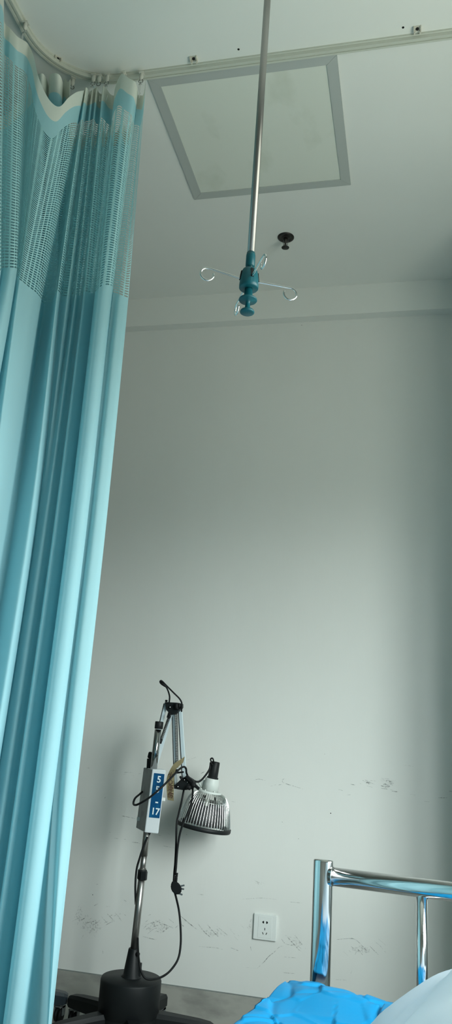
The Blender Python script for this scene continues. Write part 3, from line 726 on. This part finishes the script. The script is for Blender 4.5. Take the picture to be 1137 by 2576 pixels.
bm = B(); cyl(bm, at(444, 1769, LY+.028), at(444, 1784, LY+.028), .0075, n=20, bev=.002); link('elbow_knob', bm, m_blackg, lamp)
bm = B(); cyl(bm, at(452, 1770, LY+.03), at(451, 1780, LY+.03), .006, n=16, bev=.002); link('elbow_knob', bm, m_blackg, lamp)
bm = B(); cyl(bm, at(416, 1763, LY+.04), at(421, 1763.5, LY+.04), .004, n=12); link('bolt_head', bm, m_blackg, lamp)
bm = B(); bar(bm, at(427, 1793, LY+.03), at(423, 1806, LY+.03), .010, .010); link('spring_holder', bm, m_blackg, lamp)
plate([(437,1984),(438,1976),(459,1957),(470,1953),(484,1962),(489,1974),(480,1986),(462,1988)], LY+.085, .03, 'wrist_bracket', [(447.5,1979,.0024), (464,1962,.0024), (474,1974,.0022), (471,1968,.0012)])
bm = B(); bar(bm, at(468, 1952, LY+.08), at(484, 1966, LY+.08), .012, .014, bev=.002); cyl(bm, at(470, 1978, LY+.07), at(480, 1983, LY+.07), .0085, n=18, bev=.002); cyl(bm, at(482, 1972, LY+.075), at(491, 1978, LY+.075), .008, n=18, bev=.002); cyl(bm, at(453, 1953, LY+.085), at(458, 1962, LY+.085), .004, n=12)
bar(bm, at(488, 1974, LY+.08), at(501, 1985, LY+.08), .011, .007, bev=.002); cyl(bm, at(444.5,1935,LY+.085), at(445,1946,LY+.085), .0065, n=14, bev=.001); bar(bm, at(447, 1944, LY+.085), at(462, 1942, LY+.085), .006, .006); link('wrist_joint', bm, m_blackg, lamp)
# fixing knob behind the pole
bm = B(); cyl(bm, at(381, 1892, LY+.03), at(377, 1908, LY+.03), .010, n=20, bev=.003); cyl(bm, at(377, 1908, LY+.03), at(377, 1936, LY+.03), .0105, n=20, r2=.0125); link('arm_mount', bm, m_black, lamp)
# head: local frame, z along the axis from the rim to the handle
HY = 3.02
rimc = at(512, 2077, HY); tip = at(532, 1972, HY)
ax = (tip - rimc).normalized(); HX = Vector((1, 0, 0)); HX = (HX - ax*HX.dot(ax)).normalized(); HYv = ax.cross(HX)
HT = Matrix((HX, HYv, ax)).transposed().to_4x4(); HT.translation = rimc
head = bpy.data.objects.new('lamp_head', None); COL.objects.link(head); head.parent = lamp; head.empty_display_size = .03
head.matrix_parent_inverse = parent_world(lamp).inverted(); head.location = rimc
gp = [(.0385,.1175),(.050,.1160),(.063,.108),(.075,.092),(.0845,.068),(.0915,.040),(.0965,.016),(.0985,.002)]
bm = B(); NR = 54
gpp = [Vector((a, 0, b)) for a, b in gp]; gps = cr_path(gpp, 3)
for i in range(NR):
    a = 2*math.pi*i/NR; ca, sa = math.cos(a), math.sin(a)
    tube(bm, [HT @ Vector((p.x*ca, p.x*sa, p.z)) for p in gps], .0014, 5, 0)
link('wire_guard', bm, m_wire, head, label='bell of thin bright metal wires')
bm = B(); lathe(bm, [(.094,-.010),(.1005,-.010),(.1025,-.006),(.1025,.004),(.0995,.005),(.0985,-.004),(.094,-.006),(.094,-.010)], HT, 64); link('guard_ring', bm, m_black, head)
bm = B(); lathe(bm, [(.030,.124),(.040,.1235),(.0435,.1195),(.0435,.1165),(.030,.1165)], HT, 48); link('guard_collar', bm, m_neck, head)
bm = B(); lathe(bm, [(0,.12),(.0295,.12),(.0285,.150),(.0265,.160),(.0265,.166),(.0255,.168),(0,.168)], HT, 40)
for a in (200, 250, 310): 
    d = Vector((math.cos(R(a)), math.sin(R(a)), 0)); cyl(bm, HT @ (d*.034 + Vector((0, 0, .123))), HT @ (d*.034 + Vector((0, 0, .1275))), .003, n=10)
link('neck', bm, m_neck, head)
bm = B(); box(bm, (-.050,-.001,.126), (-.026,.001,.157), 0, HT); bar(bm, HT @ Vector((-.052,0,.148)), HT @ Vector((-.030,0,.124)), .006, .002, (0, 1, 0)); link('side_plate', bm, m_neck, head)
bm = B(); lathe(bm, [(0,.167),(.0215,.167),(.0215,.173),(.0185,.174),(.0165,.225),(.0155,.229),(0,.229)], HT, 36); link('handle', bm, m_black, head)
bm = B(); lathe(bm, [(0,.006),(.070,.006),(.073,.010),(.072,.036),(.070,.040),(.068,.080),(.060,.086),(0,.088)], HT, 48); link('heating_plate', bm, m_plate, head, label='dark round heating plate inside the guard')
bm = B()
for i in range(9):
    a = 2*math.pi*i/9; d = Vector((math.cos(a), math.sin(a), 0)); p = HT @ (d*.070 + Vector((0, 0, .076))); bar(bm, p, HT @ (d*.060 + Vector((0, 0, .100))), .012, .002, HT.to_3x3() @ Vector((-d.y, d.x, 0)))
lathe(bm, [(.062,.085),(.066,.085),(.066,.0875),(.062,.0875),(.062,.085)], HT, 40)
link('reflector', bm, m_wire, head)
bm = B(); box(bm, (-.012,-.0615,.006), (.012,-.059,.013), 0, HT); link('plate_clip', bm, m_wire, head)
# cables of the lamp
def cable(pts, r=.0032, name='cable', k=6, mm=m_blackg):
    bm = B(); tube(bm, [at(*p) for p in pts], r, 10, k); return link(name, bm, mm, lamp)
cable([(425.5,1767,LY+.03),(426.5,1752,LY+.02),(422,1736,LY),(416,1726,LY-.01),(405,1717,LY-.02),(403,1714,LY-.03),(407,1713,LY-.03),(418,1724,LY-.01),(436,1742,LY+.02),(451,1757,LY+.03),(457,1768,LY+.03),(457,1778,LY+.03),(456.5,1790,LY+.04)], .0029)
bm = B(); T = frame_to(at(401.5, 1712, LY-.02), at(419, 1729, LY-.01)); L_ = (at(401.5,1712,LY-.02)-at(419,1729,LY-.01)).length
lathe(bm, [(0,0),(.0045,.002),(.0070,.008),(.0070,.016),(.0045,.028),(.002,L_)], T, 16); link('cable_sleeve', bm, m_blackg, lamp)
cable([(534,1925,HY-.02),(530,1912,HY-.02),(531,1908,HY-.022),(535,1908,HY-.022),(537,1914,HY-.02),(537,1922,HY-.012)], .0028)
cable([(530,1918,HY-.015),(527,1935,HY-.02),(515,1953,HY-.04),(503,1965,HY-.06),(492,1966,HY-.07),(482,1960,HY-.085),(474,1955,HY-.1),(469,1944,HY-.12),(468,1934,HY-.14),(462,1929,HY-.16),(450,1936,HY-.2),(430,1957,HY-.25),(405,1982,HY-.29),(375,2007,HY-.30),(350,2022,HY-.29),(339,2025,HY-.27),(335.5,2020,HY-.25),(340,2008,HY-.23),(350,1999,HY-.20),(358,1992,HY-.17)], .0036)
cable([(463,1984,HY-.09),(457,2015,HY-.10),(450,2045,HY-.13),(444.5,2072,HY-.15),(443,2120,HY-.15),(441,2165,HY-.15),(438,2200,HY-.15),(437,2232,HY-.15),(443,2258,HY-.15),(450,2290,HY-.14),(454,2330,HY-.15),(454.5,2375,HY-.17),(448,2412,HY-.19),(430,2440,HY-.21),(410,2456,HY-.235),(388,2463,HY-.28),(368,2462,HY-.30),(357,2448,HY-.30),(350,2420,HY-.29),(347,2385,HY-.24),(346.5,2360,HY-.21)], .0036)
cable([(485,1983,HY-.09),(484,2005,HY-.12),(477,2035,HY-.15),(462,2068,HY-.16),(452,2100,HY-.16),(446,2140,HY-.16),(443,2180,HY-.16),(441,2200,HY-.16)], .0036)
cable([(371,2105,LY-.012),(366,2118,LY-.014),(358,2138,LY-.016),(351,2160,LY-.016),(344,2185,LY-.014),(341,2215,LY-.012),(340.5,2245,LY-.006),(341.5,2275,LY+.004)], .0036)
# mains plug hanging on the cables
PY = HY-.175
plug = bpy.data.objects.new('mains_plug', None); COL.objects.link(plug); plug.parent = lamp; plug.matrix_parent_inverse = parent_world(lamp).inverted(); plug.location = at(441, 2225, PY); plug.empty_display_size = .02
bm = B()
for i in range(7): cyl(bm, at(444.5-.35*i, 2196+3.6*i, PY), at(444.5-.35*i, 2198.2+3.6*i, PY), .0052, n=12)
cyl(bm, at(445, 2196, PY), at(441, 2222, PY), .0040, n=12); link('strain_relief', bm, m_blackg, plug)
bm = B(); P = [(434,2215),(447,2219),(455,2228),(458,2240),(452,2250),(440,2250),(431,2240),(429,2227)]
a = [bm.verts.new(at(x, y, PY-.010)) for x, y in P]; b = [bm.verts.new(at(x, y, PY+.012)) for x, y in P]; n = len(a)
bm.faces.new(a); bm.faces.new(b[::-1])
for i in range(n): bm.faces.new((a[i], a[(i+1) % n], b[(i+1) % n], b[i]))
bmesh.ops.recalc_face_normals(bm, faces=bm.faces); bmesh.ops.bevel(bm, geom=list(bm.edges), offset=.003, segments=3, affect='EDGES'); link('plug_body', bm, m_black, plug)
for (x, y, x2, y2, yo) in ((452,2235,463,2237,.008), (448,2247,459,2251,-.004), (455,2229,464,2227,-.006)):
    bm = B(); bar(bm, at(x, y, PY+yo), at(x2, y2, PY+yo), .0052, .002, (0, 0, 1)); link('pin', bm, m_cast, plug)
# yellowed warning tape wrapped round the arm
bm = B(); rows = [((465,1903),(461,1918),2.905),((450,1913),(452,1926),2.89),((438,1921),(443,1935),2.88),((427,1938),(440,1945),2.875),((419,1960),(438,1962),2.87),((419,1985),(437,1985),2.87),((421,2008),(437,2012),2.872),((422,2012.5),(438,2015),2.874)]
A_ = cr_path([at(r[0][0], r[0][1], r[2]) for r in rows], 4); C2 = cr_path([at(r[1][0], r[1][1], r[2]) for r in rows], 4)
G = [(bm.verts.new(p), bm.verts.new(q)) for p, q in zip(A_, C2)]
for a, b in zip(G, G[1:]): bm.faces.new((a[0], a[1], b[1], b[0])).smooth = True
bmesh.ops.solidify(bm, geom=bm.faces[:], thickness=.0006); bmesh.ops.recalc_face_normals(bm, faces=bm.faces)
tp = link('warning_tape', bm, m_tape, lamp, label='yellowed paper tape with brown handwritten characters')
for ch, px, py, rot in (('小', 429.5, 1950, 8), ('心', 428.5, 1967, 6), ('烫', 428.5, 1984, 4), ('伤', 429, 2001, 2)):
    T = Matrix.Translation(at(px, py, 2.8685)) @ Matrix.Rotation(R(90), 4, 'X') @ Matrix.Rotation(R(-rot-4), 4, 'Z')
    link('handwriting', put(text_bm(ch, .0215, .0001), T), m_ink, tp)

# ------------------------------------------------------------------ stool behind the curtain, one wheeled foot showing
SC = Vector((-1.515, 3.0-.03, 0))
stool = thing('rolling_stool', 'dark wheeled stool foot just showing beside the bottom of the curtain', 'stool', SC)
m_stool = mat('stool_dark_blue_plastic', (.018, .026, .034), .3)
SC2 = Vector((-1.44, 2.88, 0))
stool.location = SC2
for a in (18, 90, 162, 234, 306): star_leg(SC2, a, .27, stool, m_stool, .12)
bm = B(); lathe(bm, [(0,.06),(.05,.06),(.05,.125),(.026,.14),(.024,.30),(.016,.302),(.016,.455),(0,.455)], Matrix.Translation(SC2), 32); link('column', bm, m_stool, stool)
bm = B(); lathe(bm, [(0,.45),(.14,.45),(.16,.465),(.163,.49),(.15,.51),(0,.515)], Matrix.Translation(SC2), 40); link('seat', bm, m_stool, stool)

# ------------------------------------------------------------------ the bed
BA = R(-8)
BO = Vector((-.1955, 1.95, 0))
bx = Vector((math.cos(BA), math.sin(BA), 0)); by = Vector((-math.sin(BA), math.cos(BA), 0))   # by points to the foot end
BT = Matrix((bx, by, Vector((0, 0, 1)))).transposed().to_4x4(); BT.translation = BO
def bp_(x, y, z): return BT @ Vector((x, y, z))
bed = thing('hospital_bed', 'hospital bed with a shiny steel tube footboard at the lower right', 'bed', bp_(.43, -.95, 0))
BW = .88; zr = at(900, 2213, 1.94).z
ztop = at(812, 2163, 1.95).z
fb = bpy.data.objects.new('footboard', None); COL.objects.link(fb); fb.parent = bed; fb.matrix_parent_inverse = parent_world(bed).inverted(); fb.location = bp_(.43, 0, .6); fb.empty_display_size = .05
for x in (0, BW):
    bm = B(); lathe(bm, [(0,.02),(.0225,.02),(.0225,ztop-.003),(.0215,ztop),(0,ztop+.0005)], BT @ Matrix.Translation((x, 0, 0)), 40, (1, .62)); link('post', bm, m_chrome, fb, label='oval polished steel post')
    bm = B(); lathe(bm, [(0,0),(.020,0),(.024,.01),(.024,.03),(0,.03)], BT @ Matrix.Translation((x, 0, 0)), 24); link('foot', bm, m_blackg, fb)
bm = B(); cyl(bm, bp_(.015, 0, zr), bp_(BW-.015, 0, zr), .0195, n=40)
for s, x in ((1, .018), (-1, BW-.018)): tube(bm, [bp_(x + s*.004, .0195*math.cos(a), zr + .0195*math.sin(a)) for a in [2*math.pi*i/24 for i in range(24)]], .0016, 6, 0, True)
link('top_rail', bm, m_chrome, fb)
bm = B(); cyl(bm, bp_(.015, 0, .40), bp_(BW-.015, 0, .40), .0125, n=28); link('bottom_rail', bm, m_chrome, fb)
for k in range(1, 4):
    bm = B(); cyl(bm, bp_(.2195*k, 0, .40), bp_(.2195*k, 0, zr-.012), .0122, n=28); link('baluster', bm, m_chrome, fb)
bm = B(); box(bm, (-.015, -1.95, .33), (.015, -.02, .37), 0, BT); box(bm, (BW-.015, -1.95, .33), (BW+.015, -.02, .37), 0, BT); box(bm, (0, -1.95, .35), (BW, -.03, .365), 0, BT); link('frame', bm, m_steel, bed)
for x in (0, BW):
    bm = B(); cyl(bm, bp_(x, -1.9, 0), bp_(x, -1.9, .9), .018); link('post', bm, m_chrome, bed)
bm = B(); box(bm, (-.02, -1.88, .37), (BW+.02, -.035, .462), 0, BT, .02); mt = link('mattress', bm, m_matt, bed)
# cloths on the bed
def hfield(x0, x1, y0, y1, nx, ny, fn, mm, name, th=.001, T=BT):
    bm = B(); G = []
    for i in range(nx+1):
        G.append([])
        for j in range(ny+1):
            u, v = i/nx, j/ny; p = fn(x0 + (x1-x0)*u, y0 + (y1-y0)*v, u, v)
            G[-1].append(bm.verts.new(T @ Vector(p)))
    for i in range(nx):
        for j in range(ny): bm.faces.new((G[i][j], G[i+1][j], G[i+1][j+1], G[i][j+1])).smooth = True
    o = link(name, bm, mm)
    return o
def smooth(a, b, x):
    t = max(0, min(1, (x-a)/(b-a))); return t*t*(3-2*t)
def ridge(x, y, s, seed):
    from mathutils import noise
    v = 0; amp = 1
    for k in range(3):
        n = noise.noise(Vector((x*s + seed, y*s*1.2 - seed, seed*.7))); v += amp*(1 - abs(n)*2.4); s *= 1.9; amp *= .45
    return v
ZM = .462
def f_white(x, y, u, v):
    z = ZM + .006 + .004*ridge(x, y, 4, 2.2)
    if x < -.02: z -= smooth(0, .12, -.02-x)*.16; x = max(x, -.045)
    z += .022*smooth(-.10, -.03, y)*smooth(.05, .3, x)
    return (x, y, z)
sh = hfield(-.16, .86, -1.8, -.035, 60, 90, f_white, m_sheet, 'bed_sheet'); tag(sh, 'white sheet edge under the blue cloth along the foot of the bed', 'bed sheet')
from mathutils import noise as NZ
def crease(x, y, s, seed):
    """faceted crumple: distance to the two nearest random cells"""
    d, p = NZ.voronoi(Vector((x*s + seed, y*s*.8, seed*.3)), distance_metric='DISTANCE')
    c = p[0]; h = math.sin(c.x*12.9 + c.y*78.2)*43758.5; h -= math.floor(h)
    gx = math.sin(c.x*31+c.y*7)*.9; gy = math.cos(c.x*17-c.y*23)*.9
    return (h-.5) + ((x*s+seed-c.x)*gx + (y*s*.8-c.y)*gy) * .9, min(d[1]-d[0], .35)
def f_blue(x, y, u, v):
    a, e1 = crease(x + .03*NZ.noise(Vector((x*9, y*9, 1))), y, 6.5, 5.1); b, e2 = crease(x, y + .02*NZ.noise(Vector((x*12, y*12, 4))), 15, 2.7)
    z = ZM + .022 + .014*a*smooth(0, .05, e1) + .0045*b*smooth(0, .05, e2) + .003*smooth(.0, .2, e1)
    z += .018*math.exp(-((x-.06)**2/.030 + (y+.13)**2/.006))
    z += .016*math.exp(-((x+.03)**2/.006 + (y+.36)**2/.008))
    z = max(z, ZM + .012)
    if x < -.06:
        k = -.06-x; z -= .20*smooth(0, .20, k)*(1+.25*math.sin(y*18)); x = -.06 - .075*smooth(0, .14, k) - .02*math.sin(y*23+1)*smooth(0, .15, k) + .010*a
    z -= .012*smooth(-.09, -.03, y)*smooth(.0, .05, x)
    return (x, y, z)
bl = hfield(-.28, .50, -.95, -.033, 230, 260, f_blue, m_nonw, 'disposable_sheet'); tag(bl, 'crumpled bright blue disposable sheet spread over the foot of the bed', 'disposable sheet')
def f_quilt(x, y, u, v):
    # the feet raise the cover towards the right and the head of the bed
    up = .42*smooth(.0, .64, x + .02*math.sin(y*6)); hy = smooth(-.46, -.84, y)
    n1 = NZ.noise(Vector((x*5 + y*3, y*2.2, 3.3))); n2 = NZ.noise(Vector((x*13+y*8, y*3, 1.3)))
    fold = math.exp(-((x - .30 - .55*(y+.95))/.030)**2) + .8*math.exp(-((x - .47 - .35*(y+.95))/.040)**2) + .6*math.exp(-((x - .18 - .9*(y+1.0))/.022)**2)
    c1, e1 = crease(x + .3*y, y*.5, 7, 1.9)
    z = ZM + .036 + up*hy + .010*n1 + .012*n2*hy - .030*abs(n1)*hy - .016*fold*hy + .008*c1*smooth(0, .06, e1)*hy
    edge = min(u, v, 1-v)*14
    z -= .020*(1-smooth(0, 1, edge))
    return (x + .02*n1, y, z)
q_ = hfield(.0, .86, -1.75, -.42, 110, 120, f_quilt, m_quilt, 'quilt'); tag(q_, 'pale bluish white quilt raised over the feet in the lower right corner', 'quilt')
for o in (sh, bl, q_):
    md = o.modifiers.new('thickness', 'SOLIDIFY'); md.thickness = .0015 if o is not q_ else .012; md.offset = -1
# a small hole worn in the blue sheet
